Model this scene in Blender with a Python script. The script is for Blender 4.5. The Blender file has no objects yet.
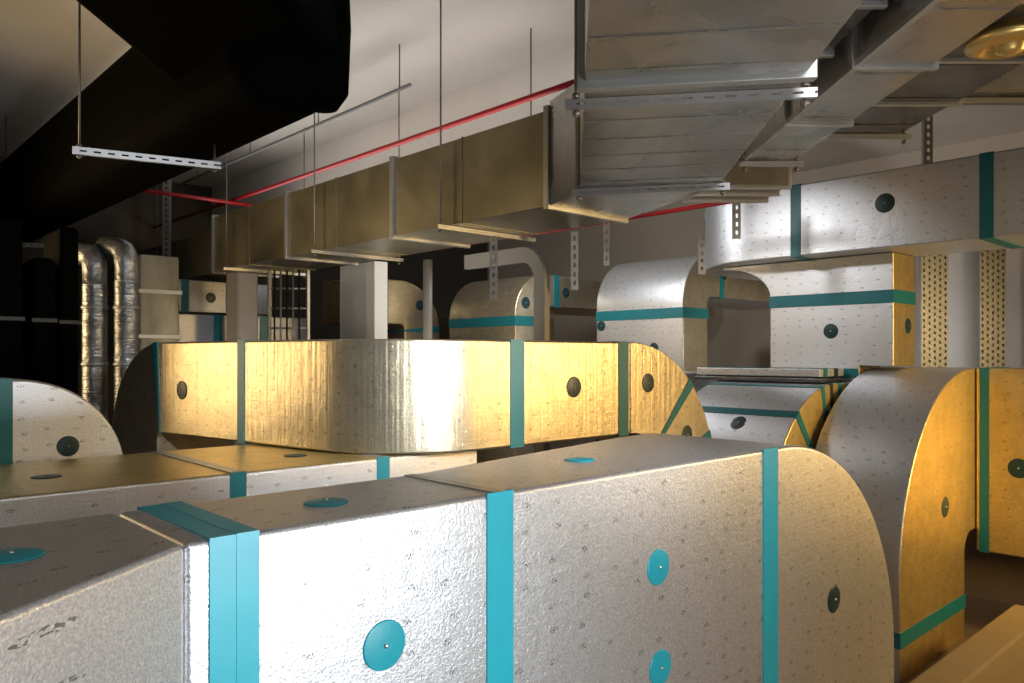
import bpy, bmesh, math, random
from mathutils import Vector, Matrix
random.seed(4)
ZC=2.9
scene=bpy.context.scene
COL=scene.collection
try:
    scene.view_settings.view_transform='Standard'
except Exception: pass

# ------------------------------------------------------------ materials
def newmat(name):
    m=bpy.data.materials.new(name); m.use_nodes=True
    nt=m.node_tree; b=nt.nodes['Principled BSDF']
    return m,nt,b
def foil(name,c1,c2,marks=True,rough=.40,metal=.85,crinkle=.2,mk=.65,streak=0,mott=0):
    m,nt,b=newmat(name); N=nt.nodes; L=nt.links
    def mth(op,a,b_=None,c=None):
        n=N.new('ShaderNodeMath'); n.operation=op
        for i,q in enumerate((a,b_,c)):
            if q is None: continue
            if isinstance(q,(int,float)): n.inputs[i].default_value=q
            else: L.new(q,n.inputs[i])
        return n.outputs[0]
    tc=N.new('ShaderNodeTexCoord')
    n1=N.new('ShaderNodeTexNoise'); n1.inputs['Scale'].default_value=3.0; n1.inputs['Detail'].default_value=4
    L.new(tc.outputs['Object'],n1.inputs['Vector'])
    mix=N.new('ShaderNodeMixRGB'); mix.inputs[1].default_value=(*c1,1); mix.inputs[2].default_value=(*c2,1)
    L.new(n1.outputs['Fac'],mix.inputs[0]); col=mix.outputs[0]
    n2=N.new('ShaderNodeTexNoise'); n2.inputs['Scale'].default_value=130; n2.inputs['Detail'].default_value=2
    L.new(tc.outputs['Object'],n2.inputs['Vector'])
    r=N.new('ShaderNodeMapRange'); r.inputs[1].default_value=.35; r.inputs[2].default_value=.7
    r.inputs[3].default_value=.70; r.inputs[4].default_value=1.0
    L.new(n2.outputs['Fac'],r.inputs[0])
    m2=N.new('ShaderNodeMixRGB'); m2.blend_type='MULTIPLY'; m2.inputs[0].default_value=1
    L.new(col,m2.inputs[1]); L.new(r.outputs[0],m2.inputs[2]); col=m2.outputs[0]
    if mott:
        nm=N.new('ShaderNodeTexNoise'); nm.inputs['Scale'].default_value=7; nm.inputs['Detail'].default_value=6
        L.new(tc.outputs['Object'],nm.inputs['Vector'])
        rm=N.new('ShaderNodeMapRange'); rm.inputs[1].default_value=.35; rm.inputs[2].default_value=.65; rm.inputs[3].default_value=1-mott; rm.inputs[4].default_value=1
        L.new(nm.outputs['Fac'],rm.inputs[0])
        m4=N.new('ShaderNodeMixRGB'); m4.blend_type='MULTIPLY'; m4.inputs[0].default_value=1
        L.new(col,m4.inputs[1]); L.new(rm.outputs[0],m4.inputs[2]); col=m4.outputs[0]
    # surface aligned 2D coordinates (continuous around vertical bends)
    geo=N.new('ShaderNodeNewGeometry'); sn=N.new('ShaderNodeSeparateXYZ'); L.new(geo.outputs['True Normal'],sn.inputs[0])
    sp=N.new('ShaderNodeSeparateXYZ'); L.new(tc.outputs['Object'],sp.inputs[0])
    az=mth('GREATER_THAN',mth('ABSOLUTE',sn.outputs[2]),.72)
    u=mth('SUBTRACT',sp.outputs[0],sp.outputs[1])
    v=mth('ADD',sp.outputs[2],mth('MULTIPLY',az,mth('SUBTRACT',sp.outputs[1],sp.outputs[2])))
    def comb(a,b_):
        c=N.new('ShaderNodeCombineXYZ'); L.new(a,c.inputs[0]); L.new(b_,c.inputs[1]); return c.outputs[0]
    if marks:
        vo=N.new('ShaderNodeTexVoronoi'); vo.voronoi_dimensions='2D'; vo.inputs['Scale'].default_value=1; vo.inputs['Randomness'].default_value=.4
        L.new(comb(mth('MULTIPLY',u,5.8),mth('MULTIPLY',v,10)),vo.inputs['Vector'])
        sc=N.new('ShaderNodeSeparateColor'); L.new(vo.outputs['Color'],sc.inputs[0])
        keep=mth('GREATER_THAN',sc.outputs[0],.25)
        ns=N.new('ShaderNodeTexNoise'); ns.noise_dimensions='2D'; ns.inputs['Scale'].default_value=1; ns.inputs['Detail'].default_value=1
        L.new(comb(mth('MULTIPLY',u,170),mth('MULTIPLY',v,100)),ns.inputs['Vector'])
        k=mth('MULTIPLY',mth('MULTIPLY',mth('LESS_THAN',vo.outputs['Distance'],.12),mth('GREATER_THAN',ns.outputs['Fac'],.53)),keep)
        m3=N.new('ShaderNodeMixRGB'); m3.inputs[2].default_value=(.03,.03,.03,1)
        L.new(mth('MULTIPLY',k,mk),m3.inputs[0]); L.new(col,m3.inputs[1]); col=m3.outputs[0]
    L.new(col,b.inputs['Base Color'])
    b.inputs['Metallic'].default_value=metal; b.inputs['Roughness'].default_value=rough
    vd=N.new('ShaderNodeTexVoronoi'); vd.voronoi_dimensions='2D'; vd.inputs['Scale'].default_value=34; vd.inputs['Randomness'].default_value=.15
    L.new(comb(u,v),vd.inputs['Vector'])
    bp=N.new('ShaderNodeBump'); bp.inputs['Strength'].default_value=.24; bp.inputs['Distance'].default_value=.007
    L.new(mth('ADD',mth('MULTIPLY',mth('LESS_THAN',vd.outputs['Distance'],.28),.9),n2.outputs['Fac']),bp.inputs['Height'])
    bp2=N.new('ShaderNodeBump'); bp2.inputs['Strength'].default_value=crinkle; bp2.inputs['Distance'].default_value=.012
    n4=N.new('ShaderNodeTexNoise'); n4.inputs['Scale'].default_value=9; n4.inputs['Detail'].default_value=6; n4.inputs['Distortion'].default_value=.8
    L.new(tc.outputs['Object'],n4.inputs['Vector'])
    L.new(n4.outputs['Fac'],bp2.inputs['Height']); L.new(bp.outputs[0],bp2.inputs['Normal']); last=bp2.outputs[0]
    if streak:
        mp=N.new('ShaderNodeMapping'); mp.inputs['Scale'].default_value=(30,30,.8); L.new(tc.outputs['Object'],mp.inputs[0])
        n6=N.new('ShaderNodeTexNoise'); n6.inputs['Scale'].default_value=1; n6.inputs['Detail'].default_value=6; L.new(mp.outputs[0],n6.inputs['Vector'])
        bp3=N.new('ShaderNodeBump'); bp3.inputs['Strength'].default_value=streak; bp3.inputs['Distance'].default_value=.02
        L.new(n6.outputs['Fac'],bp3.inputs['Height']); L.new(last,bp3.inputs['Normal']); last=bp3.outputs[0]
    L.new(last,b.inputs['Normal'])
    return m
def galv(name,c1,c2,rough=.32,sc=(1,1,3),metal=.85,bump=.03):
    m,nt,b=newmat(name); N=nt.nodes; L=nt.links
    tc=N.new('ShaderNodeTexCoord'); mp=N.new('ShaderNodeMapping'); mp.inputs['Scale'].default_value=sc
    L.new(tc.outputs['Object'],mp.inputs[0])
    n=N.new('ShaderNodeTexNoise'); n.inputs['Scale'].default_value=2.0; n.inputs['Detail'].default_value=8; n.inputs['Distortion'].default_value=.6
    L.new(mp.outputs[0],n.inputs['Vector'])
    cr=N.new('ShaderNodeMapRange'); cr.inputs[1].default_value=.32; cr.inputs[2].default_value=.68
    L.new(n.outputs['Fac'],cr.inputs[0])
    mix=N.new('ShaderNodeMixRGB'); mix.inputs[1].default_value=(*c1,1); mix.inputs[2].default_value=(*c2,1)
    L.new(cr.outputs[0],mix.inputs[0]); L.new(mix.outputs[0],b.inputs['Base Color'])
    b.inputs['Metallic'].default_value=metal
    rr=N.new('ShaderNodeMapRange'); rr.inputs[3].default_value=rough-.04; rr.inputs[4].default_value=rough+.08
    L.new(n.outputs['Fac'],rr.inputs[0]); L.new(rr.outputs[0],b.inputs['Roughness'])
    bp=N.new('ShaderNodeBump'); bp.inputs['Strength'].default_value=bump; bp.inputs['Distance'].default_value=.02
    n4=N.new('ShaderNodeTexNoise'); n4.inputs['Scale'].default_value=1.6; n4.inputs['Detail'].default_value=2
    L.new(tc.outputs['Object'],n4.inputs['Vector']); L.new(n4.outputs['Fac'],bp.inputs['Height']); L.new(bp.outputs[0],b.inputs['Normal'])
    return m
def plain(name,c,rough=.5,metal=0,var=.12,scale=6,bump=.1,spec=None):
    m,nt,b=newmat(name); N=nt.nodes; L=nt.links
    tc=N.new('ShaderNodeTexCoord'); n=N.new('ShaderNodeTexNoise'); n.inputs['Scale'].default_value=scale; n.inputs['Detail'].default_value=5
    L.new(tc.outputs['Object'],n.inputs['Vector'])
    mix=N.new('ShaderNodeMixRGB')
    mix.inputs[1].default_value=(*[x*(1-var) for x in c],1); mix.inputs[2].default_value=(*[min(1,x*(1+var)) for x in c],1)
    L.new(n.outputs['Fac'],mix.inputs[0]); L.new(mix.outputs[0],b.inputs['Base Color'])
    b.inputs['Roughness'].default_value=rough; b.inputs['Metallic'].default_value=metal
    if spec is not None: b.inputs['Specular IOR Level'].default_value=spec
    bp=N.new('ShaderNodeBump'); bp.inputs['Strength'].default_value=bump; bp.inputs['Distance'].default_value=.01
    L.new(n.outputs['Fac'],bp.inputs['Height']); L.new(bp.outputs[0],b.inputs['Normal'])
    return m
SILV=foil('foil_silver',(.74,.75,.77),(.86,.86,.88))
PALE_WARMLIT=foil('foil_pale_warm_light',(.76,.65,.44),(.86,.76,.56),rough=.32,mk=.65,streak=.2,metal=.9,crinkle=.22,mott=.15)  # silver foil with a weaker warm light put into its colour
WARMLIT=foil('foil_warm_light',(.84,.62,.22),(.92,.72,.32),rough=.36,mk=.65,metal=.8,crinkle=.35,mott=.16)  # silver foil with strong warm light put into its colour
GALV=galv('galvanised_steel',(.34,.335,.32),(.52,.515,.50),.26,(1,1,1))
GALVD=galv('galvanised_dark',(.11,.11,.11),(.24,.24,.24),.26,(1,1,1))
GALVB=galv('galvanised_dull',(.25,.23,.17),(.36,.335,.26),.36,(1,1,1),.75,.04)
TEAL=plain('teal_tape',(.006,.145,.165),.42,0,.1,8)
FTEAL=plain('bright_teal_tape',(.012,.32,.40),.42,0,.1,8)
DTEAL=plain('dark_teal_cap',(.006,.035,.04),.4,0,.1,20)
MTEAL=plain('teal_cap',(.01,.26,.32),.4,0,.1,20)
PIN=plain('pin_metal',(.5,.5,.48),.35,.9)
SEAM=plain('grey_seam_tape',(.42,.43,.43),.4,.6)
BLACK=plain('black_rubber',(.0015,.0015,.0015),.8,0,.3,5,.2,.025)
RED=plain('red_paint',(.28,.006,.010),.4)
STEEL=plain('zinc_steel',(.50,.51,.52),.38,.8)
STEELD=plain('zinc_steel_dull',(.33,.345,.36),.45,.6)
ROD=plain('threaded_rod',(.22,.21,.2),.45,.7)
CONC=plain('concrete',(.20,.14,.09),.85,0,.2,3,.4)
CEIL=plain('ceiling_plaster',(.70,.67,.63),.9,0,.12,1.2,.2)
WALL=plain('wall_plaster',(.64,.56,.46),.9,0,.1,1.5,.15)
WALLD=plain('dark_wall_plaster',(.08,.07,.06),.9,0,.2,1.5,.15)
WHITE=plain('white_paint',(.86,.87,.88),.9,0,.03,4,.05,.1)
PANEL=plain('grey_panel_paint',(.50,.48,.46),.8,0,.05,4,.05,.1)
GREYP=plain('grey_conduit',(.24,.24,.245),.5,.2)
CABLE=plain('black_cable',(.01,.01,.01),.5)

# ------------------------------------------------------------ mesh helpers
def root(name,label,cat,base,group=None):
    e=bpy.data.objects.new(name,None); e.empty_display_size=.2
    e.location=Vector((base[0],base[1],base[2]+ZC)); COL.objects.link(e)
    e['label']=label; e['category']=cat
    if group: e['group']=group
    return e
def mkobj(name,verts,faces,mat,parent=None,bevel=0,seg=2,smooth=True,label=None,cat=None,group=None,kind=None,wn=True):
    vs=[Vector((v[0],v[1],v[2]+ZC)) for v in verts]
    lo=Vector([min(v[i] for v in vs) for i in range(3)]); hi=Vector([max(v[i] for v in vs) for i in range(3)])
    c=(lo+hi)/2
    if parent is None: c.z=lo.z
    me=bpy.data.meshes.new(name); me.from_pydata([v-c for v in vs],[],faces); me.update()
    bm=bmesh.new(); bm.from_mesh(me); bmesh.ops.recalc_face_normals(bm,faces=bm.faces); bm.to_mesh(me); bm.free()
    me.materials.append(mat)
    o=bpy.data.objects.new(name,me); COL.objects.link(o)
    if parent: o.parent=parent; o.location=c-parent.location
    else: o.location=c
    if bevel:
        b=o.modifiers.new('bevel','BEVEL'); b.width=bevel; b.segments=seg; b.limit_method='ANGLE'; b.angle_limit=math.radians(35)
    if smooth:
        for p in me.polygons: p.use_smooth=True
        if wn:
            w=o.modifiers.new('wn','WEIGHTED_NORMAL'); w.keep_sharp=True
    if label:o['label']=label
    if cat:o['category']=cat
    if group:o['group']=group
    if kind:o['kind']=kind
    return o
def prism(poly,z0,z1):
    n=len(poly)
    v=[(p[0],p[1],z0) for p in poly]+[(p[0],p[1],z1) for p in poly]
    f=[list(range(n))[::-1],list(range(n,2*n))]+[[i,(i+1)%n,n+(i+1)%n,n+i] for i in range(n)]
    return v,f
def boxvf(a,b):
    return prism([(a[0],a[1]),(b[0],a[1]),(b[0],b[1]),(a[0],b[1])],a[2],b[2])
def join(*vfs):
    V=[];F=[]
    for v,f in vfs:
        k=len(V); V+=list(v); F+=[[i+k for i in q] for q in f]
    return V,F
class Path:
    """path of a duct in a plane (e1,e2 at origin O); reference line + depth H on one side, width vector w"""
    def __init__(s,O,e1,e2,start,head,H,side,w,segs):
        s.O=Vector(O);s.e1=Vector(e1);s.e2=Vector(e2);s.w=w if callable(w) else (lambda q,w=Vector(w):w)
        s.H=H;s.side=side;s.st=[]
        p=Vector(start);h=math.radians(head);S=0
        s.st.append((S,p.copy(),h))
        for g in segs:
            if g[0]=='L':
                n=max(1,int(g[1]/.25))
                for i in range(n):
                    p=p+Vector((math.cos(h),math.sin(h)))*(g[1]/n);S+=g[1]/n
                    s.st.append((S,p.copy(),h))
            else:
                R,A=g[1],math.radians(g[2]); n=max(4,int(abs(g[2])/3)); sg=1 if A>0 else -1
                c=p+Vector((-math.sin(h),math.cos(h)))*R*sg
                for i in range(n):
                    h+=A/n; p=c-Vector((-math.sin(h),math.cos(h)))*R*sg; S+=abs(A)*R/n
                    s.st.append((S,p.copy(),h))
        s.len=S
    def at(s,S):
        S=min(max(S,0),s.len)
        for a,b in zip(s.st,s.st[1:]):
            if a[0]-1e-9<=S<=b[0]+1e-9:
                k=(S-a[0])/max(1e-9,b[0]-a[0]); return (S,a[1].lerp(b[1],k),a[2]+(b[2]-a[2])*k)
    def stations(s,s0=None,s1=None):
        if s0 is None:return s.st
        r=[s.at(s0)]+[q for q in s.st if s0+1e-4<q[0]<s1-1e-4]+[s.at(s1)]
        return r
    def mesh(s,s0=None,s1=None,e=0,front=False):
        V=[];F=[]
        for (S,p,h) in s.stations(s0,s1):
            n=Vector((-math.sin(h),math.cos(h)))*s.side
            o=p-n*e; i=p+n*(s.H+e)
            o3=s.O+s.e1*o.x+s.e2*o.y; i3=s.O+s.e1*i.x+s.e2*i.y
            w=s.w(S); wn=w.normalized()
            if front: a0,a1=-wn*.006,wn*.003
            else: a0,a1=-wn*e,w+wn*e
            V+=[o3+a0,o3+a1,i3+a1,i3+a0]
        m=len(V)//4
        F.append([3,2,1,0]);F.append([4*(m-1)+k for k in range(4)])
        for j in range(m-1):
            for k in range(4):
                F.append([4*j+k,4*j+(k+1)%4,4*j+4+(k+1)%4,4*j+4+k])
        return V,F
def casing(r,path,mat=SILV,name='duct_casing',s0=None,s1=None,bev=.018,sidemat=None):
    v,f=path.mesh(s0,s1); o=mkobj(name,v,f,mat,r,bevel=bev)
    if sidemat:
        o.data.materials.append(sidemat)
        for p in o.data.polygons:
            if p.index>=2 and (p.index-2)%4==3: p.material_index=1
    return o
def tape(r,path,s,w=.11,front=False,mat=TEAL,e=.006,name='tape_band'):
    v,f=path.mesh(s-w/2,s+w/2,e=e,front=front); return mkobj(name,v,f,mat,r,smooth=False)
def ring_mesh(c,n,prof,seg=28):
    c=Vector(c);n=Vector(n).normalized(); a=n.orthogonal().normalized(); b=n.cross(a)
    V=[];F=[]
    for (r,h) in prof:
        for k in range(seg):
            t=2*math.pi*k/seg; V.append(c+a*(r*math.cos(t))+b*(r*math.sin(t))+n*h)
    for j in range(len(prof)-1):
        for k in range(seg):
            F.append([j*seg+k,j*seg+(k+1)%seg,(j+1)*seg+(k+1)%seg,(j+1)*seg+k])
    F.append(list(range(seg))[::-1]); F.append([(len(prof)-1)*seg+k for k in range(seg)])
    return V,F
def disc(r,c,n,rad=.08,mat=DTEAL):
    v,f=ring_mesh(c,n,[(rad,0),(rad,.003),(rad*.93,.006),(rad*.35,.008),(rad*.30,.010)])
    mkobj('fastener_cap',v,f,mat,r,smooth=True)
    v,f=ring_mesh(Vector(c)+Vector(n).normalized()*.009,n,[(rad*.10,0),(rad*.10,.004),(rad*.05,.008)],10)
    mkobj('pin_head',v,f,PIN,r,smooth=True)
def fillet(pts,R,n=8):
    P=[Vector(p) for p in pts]; out=[P[0]]
    for i in range(1,len(P)-1):
        a=(P[i-1]-P[i]);b=(P[i+1]-P[i]); d=min(R,a.length*.49,b.length*.49)
        a=P[i]+a.normalized()*d; b=P[i]+b.normalized()*d
        for k in range(n+1):
            t=k/n; out.append(a*(1-t)**2+P[i]*2*t*(1-t)+b*t*t)
    out.append(P[-1]); return out
def tubevf(pts,r,seg=16):
    P=[Vector(p) for p in pts]; V=[];F=[]; t0=(P[1]-P[0]).normalized(); a=t0.orthogonal().normalized()
    for i,p in enumerate(P):
        t=(P[min(i+1,len(P)-1)]-P[max(i-1,0)]).normalized()
        a=(a-t*a.dot(t)).normalized(); b=t.cross(a)
        rr=r(i) if callable(r) else r
        for k in range(seg):
            q=2*math.pi*k/seg; V.append(p+a*math.cos(q)*rr+b*math.sin(q)*rr)
    for j in range(len(P)-1):
        for k in range(seg): F.append([j*seg+k,j*seg+(k+1)%seg,(j+1)*seg+(k+1)%seg,(j+1)*seg+k])
    F.append(list(range(seg))[::-1]);F.append([(len(P)-1)*seg+k for k in range(seg)])
    return V,F
def tube(name,pts,r,mat,parent=None,R=.0,seg=16,**k):
    if R: pts=fillet(pts,R)
    v,f=tubevf(pts,r,seg); return mkobj(name,v,f,mat,parent,wn=False,**k)
def strutvf(p0,p1,wdir,ndir,W=.07,pitch=.09,slot=.16):
    """perforated channel: two strips, rungs between slots, two side lips"""
    p0=Vector(p0);p1=Vector(p1);d=(p1-p0);Ln=d.length;d.normalize();w=Vector(wdir).normalized();n=Vector(ndir).normalized()
    out=[]
    def bx(s0,s1,w0,w1,n0,n1):
        V=[p0+d*s+w*a+n*b for s in(s0,s1) for a in (w0,w1) for b in (n0,n1)]
        F=[[0,1,3,2],[4,6,7,5],[0,4,5,1],[2,3,7,6],[0,2,6,4],[1,5,7,3]]
        out.append((V,F))
    t=.006
    bx(0,Ln,-W/2,-W*slot,0,t); bx(0,Ln,W*slot,W/2,0,t)
    s=0
    while s<Ln-.02:
        bx(s,min(s+pitch*.5,Ln),-W*slot,W*slot,0,t); s+=pitch
    bx(0,Ln,-W/2,-W/2+t,0,-min(W*.5,.05)); bx(0,Ln,W/2-t,W/2,0,-min(W*.5,.05))
    return join(*out)
def plate_vf(p0,p1,wdir,ndir,W,rows=5,pitch=.08):
    """wide perforated plate with several columns of slots"""
    p0=Vector(p0);p1=Vector(p1);d=(p1-p0);Ln=d.length;d.normalize();w=Vector(wdir).normalized();n=Vector(ndir).normalized()
    out=[]
    def bx(s0,s1,w0,w1,n0,n1):
        V=[p0+d*s+w*a+n*b for s in(s0,s1) for a in (w0,w1) for b in (n0,n1)]
        F=[[0,1,3,2],[4,6,7,5],[0,4,5,1],[2,3,7,6],[0,2,6,4],[1,5,7,3]]
        out.append((V,F))
    cw=W/rows
    for i in range(rows):
        a=-W/2+i*cw
        bx(0,Ln,a,a+cw*.33,0,.006); bx(0,Ln,a+cw*.67,a+cw,0,.006)
        s=(i%2)*pitch*.5
        while s<Ln-.02:
            bx(s,min(s+pitch*.55,Ln),a+cw*.33,a+cw*.67,0,.006); s+=pitch
    bx(0,Ln,-W/2,W/2,-.05,-.045)
    bx(0,Ln,-W/2,-W/2+.006,0,-.05); bx(0,Ln,W/2-.006,W/2,0,-.05)
    return join(*out)
def Lp(lat,t): return (.682*t+.732*lat,.732*t-.682*lat)
FL=-ZC; CZ=3.45

# ------------------------------------------------------------ room
def structure(name,a,b,mat):
    v,f=boxvf(a,b); mkobj(name,v,f,mat,smooth=False,kind='structure')
structure('floor',(-4,-6,FL-.2),(14.2,16.2,FL),CONC)
structure('ceiling',(-4,-6,CZ),(14.2,16.2,CZ+.2),CEIL)
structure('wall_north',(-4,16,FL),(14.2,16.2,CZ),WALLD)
structure('wall_east',(14,-6,FL),(14.2,16,CZ),WALL)
structure('wall_south',(-4.2,-6.2,FL),(14.2,-6,CZ),WALL)
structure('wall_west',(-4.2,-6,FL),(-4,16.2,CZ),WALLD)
structure('trim_1',(6.45,1.5,2.75),(7.05,16,CZ),CEIL)

# ------------------------------------------------------------ 1. big foil duct in front
X=Vector((1,0,0));Y=Vector((0,1,0));Z=Vector((0,0,1))
r=root('insulated_duct','large silver foil insulated duct with teal tape and elbow turning down','air duct',(3,2.5,FL))
def wfun(S):
    x=.775+S
    k=min(1,max(0,(x-1.9)/1.9))
    return Vector((0,.58+.38*k,0))
P1=Path((0,2.1,0),X,Z,(.775,-.5),0,1.4,-1,wfun,[('L',3.225),('A',1.5,-90),('L',ZC-2.0)])
casing(r,P1,SILV)
v,f=prism([(.775,2.1),(.775,2.68),(-1.2,2.68),(-1.2,1.2),(-.47,1.2)],-1.9,-.5)
mkobj('duct_transition',v,f,SILV,r,bevel=.018,label='angled foil covered transition piece')
tape(r,P1,.100,.073,mat=FTEAL); tape(r,P1,.170,.066,e=.0075,mat=FTEAL)
tape(r,P1,1.895-.775,.127,front=True,mat=FTEAL)
v,f=boxvf((1.87,2.1,-.502),(1.92,2.66,-.494)); mkobj('seam_strip',v,f,SEAM,r,smooth=False)
tape(r,P1,3.83-.775,.15,front=True,mat=FTEAL)
for x,z in ((1.40,-.925),(2.845,-.943),(2.86,-1.394),(4.58,-1.456),(1.40,-1.5)):
    disc(r,(x,2.1,z),(0,-1,0),.08,MTEAL if x<3 else DTEAL)
for x,y in ((1.34,2.36),(.41,2.26),(2.77,2.5)):
    disc(r,(x,y,-.5),(0,0,1),.075,MTEAL)
for lx,ly in ((-.9,1.5),(-.9,2.4),(.5,2.4),(.4,2.05)):
    v,f=boxvf((lx-.03,ly-.03,FL),(lx+.03,ly+.03,-1.9)); mkobj('support_leg',v,f,STEEL,r,smooth=False)

# 2. flat duct behind
r=root('insulated_duct','low flat foil insulated duct with teal tape and a top tinted for warm light','air duct',(1.5,5.2,FL))
P2=Path((0,4.5,0),X,Z,(-1.2,-.70),0,1.0,-1,Vector((0,1.4,0)),[('L',5.04)])
casing(r,P2,WARMLIT,sidemat=SILV)  # top carries the warm reflection as foil colour
for x in (1.97,2.99): tape(r,P2,x+1.2,.10,front=True)
for x in (1.97,2.99):
    v,f=boxvf((x-.04,4.5,-.702),(x+.04,5.88,-.694)); mkobj('seam_strip',v,f,SEAM,r,smooth=False)
for x,y in ((2.6,5.0),(1.1,5.1)): disc(r,(x,y,-.70),(0,0,1))
for lx in (-.9,1.2,3.4):
    for ly in (4.7,5.7):
        v,f=boxvf((lx-.04,ly-.04,FL),(lx+.04,ly+.04,-1.7)); mkobj('support_leg',v,f,STEEL,r,smooth=False)

# 3. curved middle duct
r=root('insulated_duct','foil insulated duct with broad horizontal bend, teal bands and drop elbows','air duct',(4,5,FL))
hd=math.degrees(math.atan2(-.983,.182))
start=(2.424,7.13)
P3=Path((0,0,-.69),X,Y,start,hd,.7,1,Vector((0,0,.802)),[('L',2.15),('A',.9,-hd),('L',5.4-3.7)])
casing(r,P3,PALE_WARMLIT)
endx=P3.st[-1][1]
for s,w in ((1.18,.09),(3.74,.14),(5.0,.13)): tape(r,P3,s,w,e=.006)
ex,ey=endx.x,endx.y
P3b=Path((0,ey,0),X,Z,(ex,.112),0,.8,-1,Vector((0,.7,0)),[('L',.01),('A',1.3,-90),('L',ZC-1.19)])
casing(r,P3b,PALE_WARMLIT,'drop_elbow')
for s in (1.02,1.64): tape(r,P3b,s,.10)
dd=Vector((-.182,.983,0)); nn=Vector((.983,.182,0))
P3c=Path((start[0],start[1],0),dd,Z,(0,.112),0,.8,-1,nn*.7,[('L',.01),('A',.85,-90),('L',ZC-.74)])
casing(r,P3c,PALE_WARMLIT,'drop_elbow')
tape(r,P3c,.1,.09)
disc(r,(4.67,ey,-.259),(0,-1,0),.085); disc(r,(5.65,ey,-.25),(0,-1,0),.085); disc(r,(6.25,ey,-.75),(0,-1,0),.085)
disc(r,(2.485,6.80,-.30),(-.983,-.182,0),.08)

# 4. small elbow by the dark corner
r=root('insulated_duct','silver foil elbow duct dropping behind the flat duct','air duct',(1.3,6.3,FL))
P4=Path((0,5.95,0),X,Z,(-1.2,-.16),0,.6,-1,Vector((0,.8,0)),[('L',2.3),('A',.68,-90),('L',ZC-.84)])
casing(r,P4); tape(r,P4,2.24,.1); disc(r,(1.413,5.95,-.62),(0,-1,0),.07)

# 5. tall elbow, warm light put into side and branch colour
r=root('insulated_duct','tall foil elbow duct with teal tape and a side coloured for warm light','air duct',(8.3,3.0,FL))
P5=Path((0,2.7,0),X,Z,(9.9,-.14),180,1.7,1,Vector((0,.95,0)),[('L',.82),('A',1.9,90),('L',ZC-2.04)])
casing(r,P5,SILV,sidemat=WARMLIT)
tape(r,P5,P5.len-.38,.14)
P5b=Path((9.19,0,0),Y,Z,(2.69,-.138),180,1.92,1,Vector((.72,0,0)),[('L',3.2)])
casing(r,P5b,WARMLIT,'duct_branch'); tape(r,P5b,.08,.09)
disc(r,(8.3,2.7,-1.485),(0,-1,0),.10); disc(r,(9.19,2.30,-1.153),(-1,0,0),.10)
for ly in (.2,1.4):
    v,f=boxvf((9.3,ly,FL),(9.38,ly+.08,-2.05)); mkobj('support_leg',v,f,STEELD,r,smooth=False)

# kerb + cable
v,f=boxvf((5.65,1.86,FL),(8.4,2.14,-2.32)); mkobj('concrete_kerb',v,f,plain('kerb_concrete',(.24,.18,.095),.85,0,.2,4,.3),bevel=.02,smooth=False,label='low pale concrete kerb running beside the elbow duct',cat='kerb')
pts=[(8.9+.35*i,2.2+.25*math.sin(i*.8)-.1*i,FL+.02) for i in range(10)]
tube('floor_cable',fillet(pts,.15,4),.02,CABLE,label='thin black cable lying on the floor',cat='cable')

# 6. upper duct + riser
r=root('insulated_duct','high foil insulated duct with two teal bands and cap','air duct',(8.7,2.5,1.106))
P6=Path((0,0,1.106),X,Y,(8.3,-2.1),90,1.0,-1,Vector((0,0,.8)),[('L',6.82),('A',1.3,-90),('L',4.35)])
casing(r,P6)
for y in (4.24,2.34,.4): tape(r,P6,y+2.1,.12)
disc(r,(8.3,3.27,1.567),(-1,0,0),.10); disc(r,(8.3,1.3,1.5),(-1,0,0),.10)
r=root('insulated_duct','vertical silver foil riser duct flaring out under the high duct','air duct',(8.9,4.0,FL))
def yzprism(poly,x0,x1):
    n=len(poly); V=[(x0,p[0],p[1]) for p in poly]+[(x1,p[0],p[1]) for p in poly]
    F=[list(range(n)),list(range(n,2*n))[::-1]]+[[i,n+i,n+(i+1)%n,(i+1)%n] for i in range(n)]
    return V,F
flare=[(5.38-.635*math.sin(math.radians(10*k)), 1.06-.38*(1-math.cos(math.radians(10*k)))) for k in range(10)]
v,f=yzprism([(3.68,FL),(3.68,-.12),(3.32,-.12),(3.32,1.10),(5.40,1.10)]+flare+[(4.745,FL)],8.65,9.25)
o=mkobj('duct_casing',v,f,SILV,r,bevel=.015)
o.data.materials.append(WARMLIT)  # warm light on the near side faces is painted as foil colour
for p in o.data.polygons:
    if p.normal.y<-.9: p.material_index=1
v,f=prism([(8.643,3.312),(9.257,3.312),(9.257,4.752),(8.643,4.752)],.56,.70); mkobj('tape_band',v,f,TEAL,r,smooth=False)
v,f=prism([(8.643,3.69),(9.257,3.69),(9.257,4.752),(8.643,4.752)],-.25,-.15); mkobj('tape_band',v,f,TEAL,r,smooth=False)
disc(r,(8.65,4.0,.27),(-1,0,0),.085); disc(r,(9.05,3.32,.32),(0,-1,0),.085)

# 7-9 background elbows
def bg_elbow(label,y,w,xend,ztop,R,H,xfar,bandz,mat=SILV):
    r=root('insulated_duct',label,'air duct',(xend+.4,y+w/2,FL))
    P=Path((0,y,0),X,Z,(xfar,ztop),180,H,1,Vector((0,w,0)),[('L',xfar-xend-R),('A',R,90),('L',ZC+ztop-R)])
    casing(r,P,mat,sidemat=PALE_WARMLIT)  # side faces coloured as if in warm light
    arc_end=P.len-(ZC+ztop-R)
    tape(r,P,arc_end+(ztop-R-bandz),.15)
    tape(r,P,max(.3,xfar-xend-R-.25),.12)
    return r
rr=bg_elbow('silver foil elbow duct with teal band rising from below',6.4,1.6,9.25,1.48,.75,.62,13.5,.60)
disc(rr,(9.25,7.9,.45),(-1,0,0),.08); disc(rr,(9.25,6.9,.1),(-1,0,0),.08); disc(rr,(10.3,6.4,1.2),(0,-1,0),.08)
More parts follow.
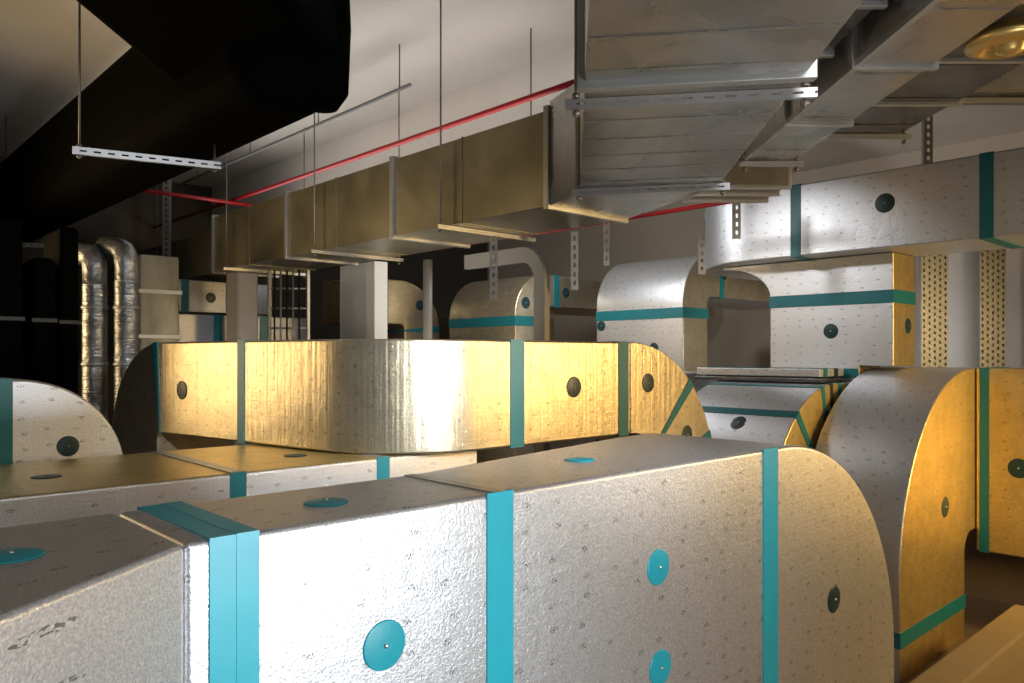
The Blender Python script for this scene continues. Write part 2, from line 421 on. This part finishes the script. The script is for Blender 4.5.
rr=bg_elbow('smaller foil elbow duct with teal band and cap',8.6,1.6,8.08,1.26,.65,.5,13.5,.52,mat=PALE_WARMLIT)
disc(rr,(8.3,8.6,.80),(0,-1,0),.09)
disc(rr,(9.2,8.6,1.0),(0,-1,0),.08)
r=root('insulated_duct','foil elbow duct dropping beside the white column','air duct',(8,11.5,FL))
P9=Path((0,11,0),X,Z,(6.85,1.27),0,.75,-1,Vector((0,1.2,0)),[('L',.8),('A',.85,-90),('L',ZC-.42)])
casing(r,P9,PALE_WARMLIT); disc(r,(8.07,11,.86),(0,-1,0),.09); tape(r,P9,2.1,.12); tape(r,P9,.5,.12)

# 10 white column
v,f=boxvf((6.2,9.55,FL),(6.42,10.5,1.35)); mkobj('column',v,f,WHITE,smooth=False,label='slim white painted building column',cat='column')

# small junction box on the pale wall between the ducts
r=root('junction_box','small pale junction box on a post in front of the wall','junction box',(12.6,6.9,FL))
v,f=boxvf((12.5,6.3,-.35),(12.75,6.75,.15)); mkobj('box_body',v,f,WHITE,r,bevel=.02,smooth=False)
v,f=boxvf((12.6,6.45,FL),(12.68,6.55,-.35)); mkobj('post',v,f,STEELD,r,smooth=False)

# ------------------------------------------------------------ galvanised overhead ducts
def flange(r,poly,z0,z1,e=.035,name='flange',mat=STEEL):
    v,f=prism(poly,z0-e,z1+e); mkobj(name,v,f,mat,r,bevel=.004,smooth=False)
r=root('galvanised_duct','long bare galvanised rectangular duct hung from the ceiling','air duct',(5.1,8,1.245))
v,f=boxvf((4.67,4.55,1.245),(5.67,11.5,2.05)); mkobj('duct_casing',v,f,GALVB,r,bevel=.008)
v,f=boxvf((4.75,11.5,1.245),(5.6,15.98,1.9)); mkobj('duct_casing',v,f,GALVB,r,bevel=.008)
v,f=prism([(4.47,4.04),(4.67,4.55),(5.67,4.55),(5.07,3.21)],1.245,2.12); mkobj('duct_elbow',v,f,GALV,r,bevel=.008)
A0=Lp(.18,1.6);A1=Lp(.52,6.0);B1=Lp(1.52,5.8);B0=Lp(1.12,1.5)
v,f=prism([A0,A1,B1,B0],1.245,2.2); mkobj('duct_casing',v,f,GALV,r,bevel=.008)
for y in (4.57,6.84,9.2,11.52):
    flange(r,[(4.64,y-.03),(5.70,y-.03),(5.70,y+.03),(4.64,y+.03)],1.245,2.05,.03,mat=STEEL)
for y in (5.7,8.0,10.3):
    v,f=boxvf((4.662,y-.006,1.24),(5.68,y+.006,2.055)); mkobj('cross_seam',v,f,GALVB,r,smooth=False)
def lerp2(a,b,k): return (a[0]+(b[0]-a[0])*k,a[1]+(b[1]-a[1])*k)
for k in (.45,.985):
    a=lerp2(A0,A1,k);b=lerp2(B0,B1,k); u=(Vector(A1)-Vector(A0)).normalized()*.03; wv=(Vector(b)-Vector(a)).normalized()*.035
    a=Vector(a)-wv;b=Vector(b)+wv
    flange(r,[tuple(a-u),tuple(b-u),tuple(b+u),tuple(a+u)],1.245,2.2)
out=[]
for i in range(1,12):
    k=i/12; a=Vector(lerp2(A0,A1,k));b=Vector(lerp2(B0,B1,k)); u=(Vector(A1)-Vector(A0)).normalized()*.010
    wv=(b-a).normalized()*.008
    out.append(prism([tuple(a+wv-u),tuple(b-wv-u),tuple(b-wv+u),tuple(a+wv+u)],1.241,1.25))
v,f=join(*out); mkobj('stiffening_bead',v,f,GALV,r,smooth=False)['kind']='stuff'

def trapeze(p,q,z,zt=CZ,label='zinc channel trapeze hanger with threaded rods',rods=(True,True),over=.12,W=.06,solid=False):
    p=Vector((p[0],p[1],z));q=Vector((q[0],q[1],z)); d=(q-p).normalized(); p=p-d*over;q=q+d*over
    r=root('trapeze_hanger',label,'hanger',tuple((p+q)/2),group='trapeze hangers under the ducts')
    side=d.cross(Z)
    v,f=strutvf(p,q,Z,side,W=W,slot=.04 if solid else .12,pitch=.1); mkobj('channel_rail',v,f,STEEL,r,smooth=False)
    for k,(pt,s) in enumerate(((p,1),(q,-1))):
        if not rods[k]: continue
        c=pt+d*.05*s-side*.02
        top=zt if not isinstance(zt,tuple) else zt[k]
        v,f=join(tubevf([c+Z*(-.06),c+Z*(top-z)],.009,8),ring_mesh(c+Z*(.035),Z,[(.022,0),(.022,.018)],6),ring_mesh(c-Z*(.05),Z,[(.022,0),(.022,.018)],6))
        mkobj('threaded_rod',v,f,ROD,r,wn=False)
    return r
for y in (5.88,8.3,10.8,13.6):
    trapeze((4.6,y),(5.74,y),1.218,W=.04,solid=True,over=.08)
a=lerp2(A0,A1,.49);b=lerp2(B0,B1,.49); trapeze(a,b,1.21,over=.09,W=.045)
a=lerp2(A0,A1,.955);b=lerp2(B0,B1,.955); trapeze(a,b,1.21,over=.06,W=.05)
trapeze((1.78,6.85),(2.62,6.62),1.62,zt=(CZ,1.80))
trapeze((2.4,13.2),(3.0,12.9),1.6,zt=(CZ,1.8))

def galvbox(label,l0,l1,t0,t1,z0,z1,mat=GALVD,nf=2,bars=(.25,),ribs=0):
    poly=[Lp(l0,t0),Lp(l1,t0),Lp(l1,t1),Lp(l0,t1)]
    c=Lp((l0+l1)/2,(t0+t1)/2)
    r=root('galvanised_duct',label,'air duct',(c[0],c[1],z0))
    v,f=prism(poly,z0,z1); mkobj('duct_casing',v,f,mat,r,bevel=.008)
    for i in range(nf):
        t=t0+.04+(t1-t0-.08)*i/max(1,nf-1)
        flange(r,[Lp(l0-.03,t-.02),Lp(l1+.03,t-.02),Lp(l1+.03,t+.02),Lp(l0-.03,t+.02)],z0,z1,.025,mat=STEEL)
    v,f=prism([Lp(l0-.012,t0+.08),Lp(l0+.02,t0+.08),Lp(l0+.02,t1-.08),Lp(l0-.012,t1-.08)],z0-.012,z0+.02)
    mkobj('folded_seam',v,f,STEEL,r,smooth=False)
    for i in range(ribs):
        t=t0+(t1-t0)*(i+.5)/ribs
        v,f=prism([Lp(l0+.02,t-.012),Lp(l1-.02,t-.012),Lp(l1-.02,t+.012),Lp(l0+.02,t+.012)],z0-.006,z0+.004)
        mkobj('stiffening_bead',v,f,mat,r,smooth=False)
    for bq in bars:
        t=t1-bq
        trapeze(Lp(l0,t),Lp(l1,t),z0-.045,over=.05,W=.04,solid=True)
    return r
galvbox('narrow galvanised duct running beside the wide overhead duct',1.9,2.32,3.2,6.5,1.6,1.97,nf=4,bars=(.15,),mat=GALV,ribs=4)
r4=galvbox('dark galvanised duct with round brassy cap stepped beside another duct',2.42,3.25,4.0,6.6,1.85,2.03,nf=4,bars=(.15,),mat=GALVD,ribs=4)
galvbox('wide galvanised duct in the overhead cluster',2.15,4.9,3.2,6.4,2.1,2.65,nf=4,bars=(.1,),mat=GALV,ribs=8)
galvbox('galvanised plenum duct close to the ceiling',3.0,5.9,6.6,7.6,2.45,3.1,nf=3,mat=GALVD,bars=())
galvbox('galvanised branch duct linking the overhead ducts',1.68,2.45,6.9,7.6,1.5,2.1,mat=GALVB,nf=3,bars=())
galvbox('galvanised duct panel beside the wide overhead duct',1.54,1.83,3.2,5.2,1.75,2.5,nf=4,bars=())
c=Lp(2.84,4.45)
v,f=ring_mesh((c[0],c[1],1.85),(0,0,-1),[(.19,0),(.19,.05),(.23,.05),(.23,.08),(.15,.11),(.14,.07),(.08,.07),(.07,.12),(.03,.14)])
mkobj('round_cap',v,f,plain('brass_cap',(.7,.5,.18),.35,.7),r4,wn=False,label='round brass coloured cap')

# ------------------------------------------------------------ black ducts
r=root('black_insulated_duct','huge black rubber insulated duct running below the ceiling','air duct',(2.7,9,1.82))
v,f=boxvf((2.3,5.2,1.82),(3.1,15.9,2.95)); mkobj('duct_casing',v,f,BLACK,r,bevel=.25,seg=6)
v,f=prism([(2.32,7.2),(2.32,6.6),(.75,4.87),(1.6,3.9),(3.08,5.2),(3.08,7.2)],2.2,CZ-.02); mkobj('duct_branch',v,f,BLACK,r,bevel=.12,seg=6)
v,f=ring_mesh((3.0,5.35,2.0),(0,0,1),[(.12,-.12),(.2,0),(.22,.5),(.2,1.0)]); mkobj('insulated_bulge',v,f,BLACK,r,wn=False)
for i,(x0,x1,y0,y1,zt) in enumerate(((1.32,1.55,8.0,8.9,1.2),(1.66,1.85,8.2,9.0,.9),(1.95,2.12,8.5,9.2,1.25))):
    r=root('black_insulated_duct','narrow vertical black insulated duct standing in the dark corner','air duct',((x0+x1)/2,(y0+y1)/2,FL),group='vertical black ducts in the dark corner')
    v,f=boxvf((x0,y0,FL),(x1,y1,zt)); mkobj('duct_casing',v,f,BLACK,r,bevel=.05,seg=4)
    v,f=boxvf((x0-.01,y0-.01,.3),(x1+.01,y1+.01,.34)); mkobj('joint_band',v,f,CABLE,r,bevel=.005)

# ------------------------------------------------------------ round foil pipes
ROUND=foil('foil_round',(.42,.45,.49),(.62,.65,.70),False,.34,.85,crinkle=1.5,mott=.45)
for (x,y,zt) in ((2.50,9.42,1.10),(2.76,9.20,1.16)):
    r=root('round_foil_duct','tall round spiral duct wrapped in crinkled foil','round duct',(x,y,FL),group='round foil ducts beside the dark corner')
    pts=fillet([(x,y,FL)]+[(x,y,FL+.05*i) for i in range(1,int((zt-.3-FL)/.05))]+[(x,y,zt),(x-.10,y+.4,zt+.05)],.25)
    rnd=random.Random(int(x*100))
    tube('duct_casing',pts,lambda i:.122+.006*((i%4)==0)+rnd.uniform(-.003,.003),ROUND,r,seg=28)
    z=FL+.3
    while z<zt-.4:
        v,f=ring_mesh((x,y,z),Z,[(.128,0),(.137,.01),(.137,.03),(.128,.04)]); mkobj('clamp_ring',v,f,STEELD,r,wn=False); z+=.62
r=root('galvanised_duct','upright dull galvanised duct section beside the round ducts','air duct',(3.3,10.1,FL))
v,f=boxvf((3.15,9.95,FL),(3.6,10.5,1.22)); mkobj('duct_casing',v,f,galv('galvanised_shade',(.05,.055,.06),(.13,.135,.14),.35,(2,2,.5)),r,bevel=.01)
for z in (-.6,.2,.75): 
    v,f=boxvf((3.12,9.92,z),(3.63,10.53,z+.05)); mkobj('flange',v,f,STEELD,r,bevel=.004)

# background boxes left
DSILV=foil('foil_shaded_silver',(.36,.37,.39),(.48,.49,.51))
def simplebox(label,a,b,mat,tapes=(),caps=(),legs=True):
    r=root('insulated_duct',label,'air duct',((a[0]+b[0])/2,(a[1]+b[1])/2,FL if legs else a[2]))
    v,f=boxvf(a,b); mkobj('duct_casing',v,f,mat,r,bevel=.015)
    for x in tapes:
        v,f=boxvf((x-.06,a[1]-.006,a[2]-.006),(x+.06,b[1]+.006,b[2]+.006)); mkobj('tape_band',v,f,TEAL,r,smooth=False)
    for c in caps: disc(r,(c[0],a[1],c[1]),(0,-1,0),.08)
    if legs:
        for x in (a[0]+.15,b[0]-.15):
            v,f=boxvf((x-.04,a[1]+.1,FL),(x+.04,a[1]+.18,a[2])); mkobj('support_leg',v,f,STEEL,r,smooth=False)
            v,f=boxvf((x-.04,b[1]-.18,FL),(x+.04,b[1]-.1,a[2])); mkobj('support_leg',v,f,STEEL,r,smooth=False)
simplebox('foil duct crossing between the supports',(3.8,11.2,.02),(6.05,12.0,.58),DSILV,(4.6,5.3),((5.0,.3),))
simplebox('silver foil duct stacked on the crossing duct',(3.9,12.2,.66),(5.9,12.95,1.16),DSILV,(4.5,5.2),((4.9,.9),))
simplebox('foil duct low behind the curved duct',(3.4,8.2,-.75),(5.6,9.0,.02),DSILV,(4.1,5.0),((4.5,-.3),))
simplebox('rust coloured bare duct below the foil elbows',(8.9,10.4,-.6),(10.8,11.6,.7),GALVB,(),())

# low ducts near the riser
r=root('insulated_duct','low foil elbow duct with silver curve and side tinted as if warmly lit','air duct',(7.6,4.4,FL))
PD=Path((0,3.72,0),X,Z,(8.6,-.30),180,.7,1,Vector((0,1.35,0)),[('L',.45),('A',1.35,90),('L',ZC-1.65)])
casing(r,PD,SILV,sidemat=WARMLIT); tape(r,PD,1.35,.09); tape(r,PD,.75,.07); tape(r,PD,.55,.06,mat=CABLE); tape(r,PD,.35,.07)  # warm light painted into the side faces
disc(r,(7.2,4.3,-.70),(-.70,0,.71),.09); disc(r,(7.95,3.72,-.66),(0,-1,0),.08)
labs=['flat dark sheet metal duct edge on the low elbow','thin silver foil duct panel on top of a low stack']
for i,(x0,z0,z1,m) in enumerate(((7.98,-.29,-.25,GALVD),(8.02,-.234,-.15,SILV))):
    r=root('stacked_duct_panel',labs[i],'air duct',(8.1,4.5,z0))
    v,f=boxvf((x0,3.80+.03*i,z0),(8.6,5.35,z1)); mkobj('duct_casing',v,f,m,r,bevel=.006)
    if i<1:
        v,f=boxvf((x0+.08,3.92,z1),(8.5,5.25,z1+.012)); mkobj('spacer',v,f,CABLE,r,smooth=False)
    else:
        for xx in (8.15,8.4):
            v,f=boxvf((xx-.04,3.822,z0-.003),(xx+.04,5.36,z1+.005)); mkobj('tape_band',v,f,TEAL if xx<8.2 else CABLE,r,smooth=False)
r=root('insulated_duct','flat silver foil duct behind the low elbow','air duct',(7.9,6,FL))
v,f=boxvf((6.9,5.45,-1.0),(9.0,6.2,-.22)); mkobj('duct_casing',v,f,SILV,r,bevel=.015)
v,f=boxvf((7.5,5.443,-1.006),(7.62,6.207,-.214)); mkobj('tape_band',v,f,TEAL,r,smooth=False)
for x in (7.0,8.7):
    v,f=boxvf((x,5.7,FL),(x+.08,5.8,-1.0)); mkobj('support_leg',v,f,STEEL,r,smooth=False)

# round duct between front and middle
r=root('round_foil_duct','short round foil duct lying below the curved duct','round duct',(3.1,3.85,FL))
tube('duct_casing',[(2.5,3.86,-.98),(3.0,3.86,-.98),(3.75,3.86,-.98)],.23,ROUND,r,seg=32)
for x in (2.7,3.5):
    v,f=boxvf((x-.03,3.7,FL),(x+.03,4.0,-1.18)); mkobj('support_leg',v,f,STEEL,r,smooth=False)

# ------------------------------------------------------------ pipes
tube('sprinkler_pipe',[(5.3,2.6,2.50),(5.3,8,2.50),(5.3,15.98,2.50)],.03,RED,label='long red painted sprinkler main below the ceiling',cat='pipe')
r=root('sprinkler_pipe','red sprinkler branch pipe with short drop','pipe',(4.6,12.1,2.44))
tube('pipe_run',[(3.6,12.2,2.44),(6.1,12.2,2.44)],.03,RED,r)
tube('pipe_drop',fillet([(3.6,12.2,2.44),(3.5,12.2,2.44),(3.5,12.2,2.3)],.05),.03,RED,r)
tube('sprinkler_pipe',[(7.3,4.3,1.62),(7.3,8,1.62),(7.3,15.98,1.62)],.025,RED,label='thin red painted pipe behind the galvanised duct',cat='pipe')
r=root('conduit_run','thin grey conduit hung on short rods from the ceiling','conduit',(5.0,10,3.0))
tube('conduit_tube',[(5.0,7.0,2.95),(5.0,10,2.95),(5.0,14,2.95)],.022,GREYP,r)
for y in (7.2,9,11,13):
    tube('hanger_rod',[(5.0,y,2.97),(5.0,y,CZ)],.008,ROD,r,seg=8)
PC=Path((5.68,0,0),Y,Z,(6.9,1.14),180,.16,1,Vector((.08,0,0)),[('L',.93),('A',.36,90),('L',ZC+.78)])
v,f=PC.mesh(); mkobj('cable_channel',v,f,GREYP,bevel=.006,label='grey steel channel bending down behind the curved duct',cat='cable channel')
tube('grey_pipe',[(5.95,7.95,FL),(5.95,7.95,.1),(5.95,7.95,1.2)],.06,GREYP,label='upright grey pipe beside the white column',cat='pipe')
# cable ladder with thin vertical cables
r=root('cable_ladder','upright zinc cable ladder beside the white column','cable ladder',(5.3,10.2,FL))
a=Vector((5.02,10.42,FL)); b=Vector((5.42,10.05,FL)); d=(b-a)
for q in (a,b):
    v,f=boxvf((q.x-.02,q.y-.02,FL),(q.x+.02,q.y+.02,1.2)); mkobj('ladder_rail',v,f,STEEL,r,smooth=False)
z=FL+.2
while z<1.15:
    tube('rung',[(a.x,a.y,z),(b.x,b.y,z)],.014,STEEL,r,seg=8); z+=.28
for i in range(5):
    q=a+d*(.14+.16*i)
    tube('riser_cable',[(q.x-.03,q.y-.05,FL),(q.x-.03,q.y-.05,1.2)],.014,[CABLE,GREYP,CABLE,STEELD,CABLE][i],seg=8,label='thin vertical cable clipped to the cable ladder',cat='cable',group='cables on the cable ladder')
v,f=boxvf((4.55,10.4,FL),(4.85,10.8,1.15)); mkobj('service_riser_duct',v,f,GREYP,bevel=.03,label='narrow dark grey upright service duct',cat='air duct')

# struts
def strut(p0,p1,w=.08,label='short perforated zinc strut hanging vertically',grp='perforated zinc struts',mat=STEEL,**k):
    v,f=strutvf(p0,p1,(.73,-.68,0),(-.68,-.73,0),W=w,**k); mkobj('perforated_strut',v,f,mat,smooth=False,label=label,cat='strut',group=grp)
strut((4.5,13.0,1.18),(4.5,13.0,CZ),.12)
strut((5.18,5.83,.55),(5.18,5.83,1.19),.075)
strut((5.85,5.35,.66),(5.85,5.35,1.25),.075)
strut((6.05,5.1,.9),(6.05,5.1,1.6),.06)
strut((7.5,4.5,1.25),(7.5,4.5,1.72),.08)
strut((7.9,5.2,.95),(7.9,5.2,1.6),.08)
strut((9.6,3.3,1.92),(9.6,3.3,CZ),.1)
v,f=boxvf((10.45,1.0,FL),(11.5,4.1,-1.3)); mkobj('concrete_plinth',v,f,CONC,smooth=False,label='dark concrete plinth carrying the perforated uprights',cat='plinth')
for x,y,w in ((10.75,3.62,.34),(10.95,3.02,.32)):
    v,f=plate_vf((x,y,-1.3),(x,y,1.36),(.73,-.68,0),(-.68,-.73,0),w)
    mkobj('perforated_upright',v,f,STEELD,smooth=False,label='tall wide perforated zinc upright by the wall',cat='strut',group='tall perforated uprights')
r=root('partition_panel','pale grey flat partition panel behind the uprights','panel',(11.3,3.0,-1.3))
v,f=boxvf((11.25,1.0,-1.3),(11.33,3.9,1.35)); mkobj('panel_board',v,f,PANEL,r,smooth=False)
v,f=boxvf((11.23,1.0,1.35),(11.35,3.9,1.40)); mkobj('panel_cap',v,f,STEELD,r,smooth=False)

# ------------------------------------------------------------ lights
def area(loc,aim,size,power,color,spread=180,sy=None):
    l=bpy.data.lights.new('area','AREA'); l.energy=power; l.color=color; l.size=size; l.spread=math.radians(spread)
    if sy: l.shape='RECTANGLE'; l.size_y=sy
    o=bpy.data.objects.new('area_light',l); COL.objects.link(o)
    o.location=(loc[0],loc[1],loc[2]+ZC); d=Vector(aim)-Vector(loc); o.rotation_euler=d.to_track_quat('-Z','Y').to_euler()
    return o
area((2.3,-1.9,-.85),(.9,2.1,-.8),.6,68,(.88,.95,1),105)
area((1.9,-2.6,1.4),(3.2,4.4,-.35),.3,20,(.9,.95,1),24)  # added narrow beam to brighten the bend of the curved duct
area((8.9,-1.6,.5),(6.2,4.0,-.8),1.0,125,(1,.66,.26),115)
area((7.2,.5,-1.3),(9.19,2.1,-1.1),.4,18,(1,.66,.24),110)  # added warm light out of view, makes the right branch glow
area((-.9,11.2,.3),(4.0,7,.2),2.4,98,(1,.70,.34),110)
o=area((5.2,8.6,2.12),(5.2,8.6,4),.8,40,(1,.96,.92),sy=7.0); o.rotation_euler=(math.pi,0,0)  # added uplight, unseen above the long duct, brightens the ceiling
area((2.7,7.8,3.02),(2.7,7.8,4),.6,6,(1,.85,.65))  # added small uplight, unseen above the black duct, for the ceiling corner
area((7.1,7.2,2.0),(9.0,8.0,.2),1.0,80,(.94,.97,1))  # added light, unseen behind the long duct, for the background elbows
area((9.8,4.4,.3),(11.2,3.0,.5),.4,11,(1,.97,.92))  # added light, unseen behind the riser, for panel and uprights
area((9.95,4.6,.2),(12.5,6.6,0),.4,30,(1,.95,.88))  # added light, unseen behind the riser, for the recess wall
area((0,-3,3.2),(2.0,3,-.5),2.5,210,(.95,.97,1))  # added soft overhead fill behind the camera
area((2.6,-.6,-1.2),(4.5,2.6,2.2),.8,16,(1,.95,.88),90)  # added low light to lift the undersides of the overhead ducts
area((5.5,5.5,2.22),(8.65,4.0,-.2),.35,9,(.97,.98,1),60)  # added light, unseen above the long duct, brightens the riser front
area((4.5,6.4,-.35),(5.4,7.6,1.3),.7,26,(1,.92,.80),150)  # added uplight, unseen behind the curved duct, for the long duct's underside
w=bpy.data.worlds.new('world'); scene.world=w; w.use_nodes=True
w.node_tree.nodes['Background'].inputs[0].default_value=(.5,.5,.5,1); w.node_tree.nodes['Background'].inputs[1].default_value=.1

cam=bpy.data.cameras.new('camera'); co=bpy.data.objects.new('camera',cam); COL.objects.link(co)
co.location=(0,0,ZC); co.rotation_euler=(math.pi/2,0,-math.atan2(.682,.732)); cam.sensor_width=36; cam.lens=781/1024*36; cam.shift_y=.0132
cam.clip_start=.02
scene.camera=co
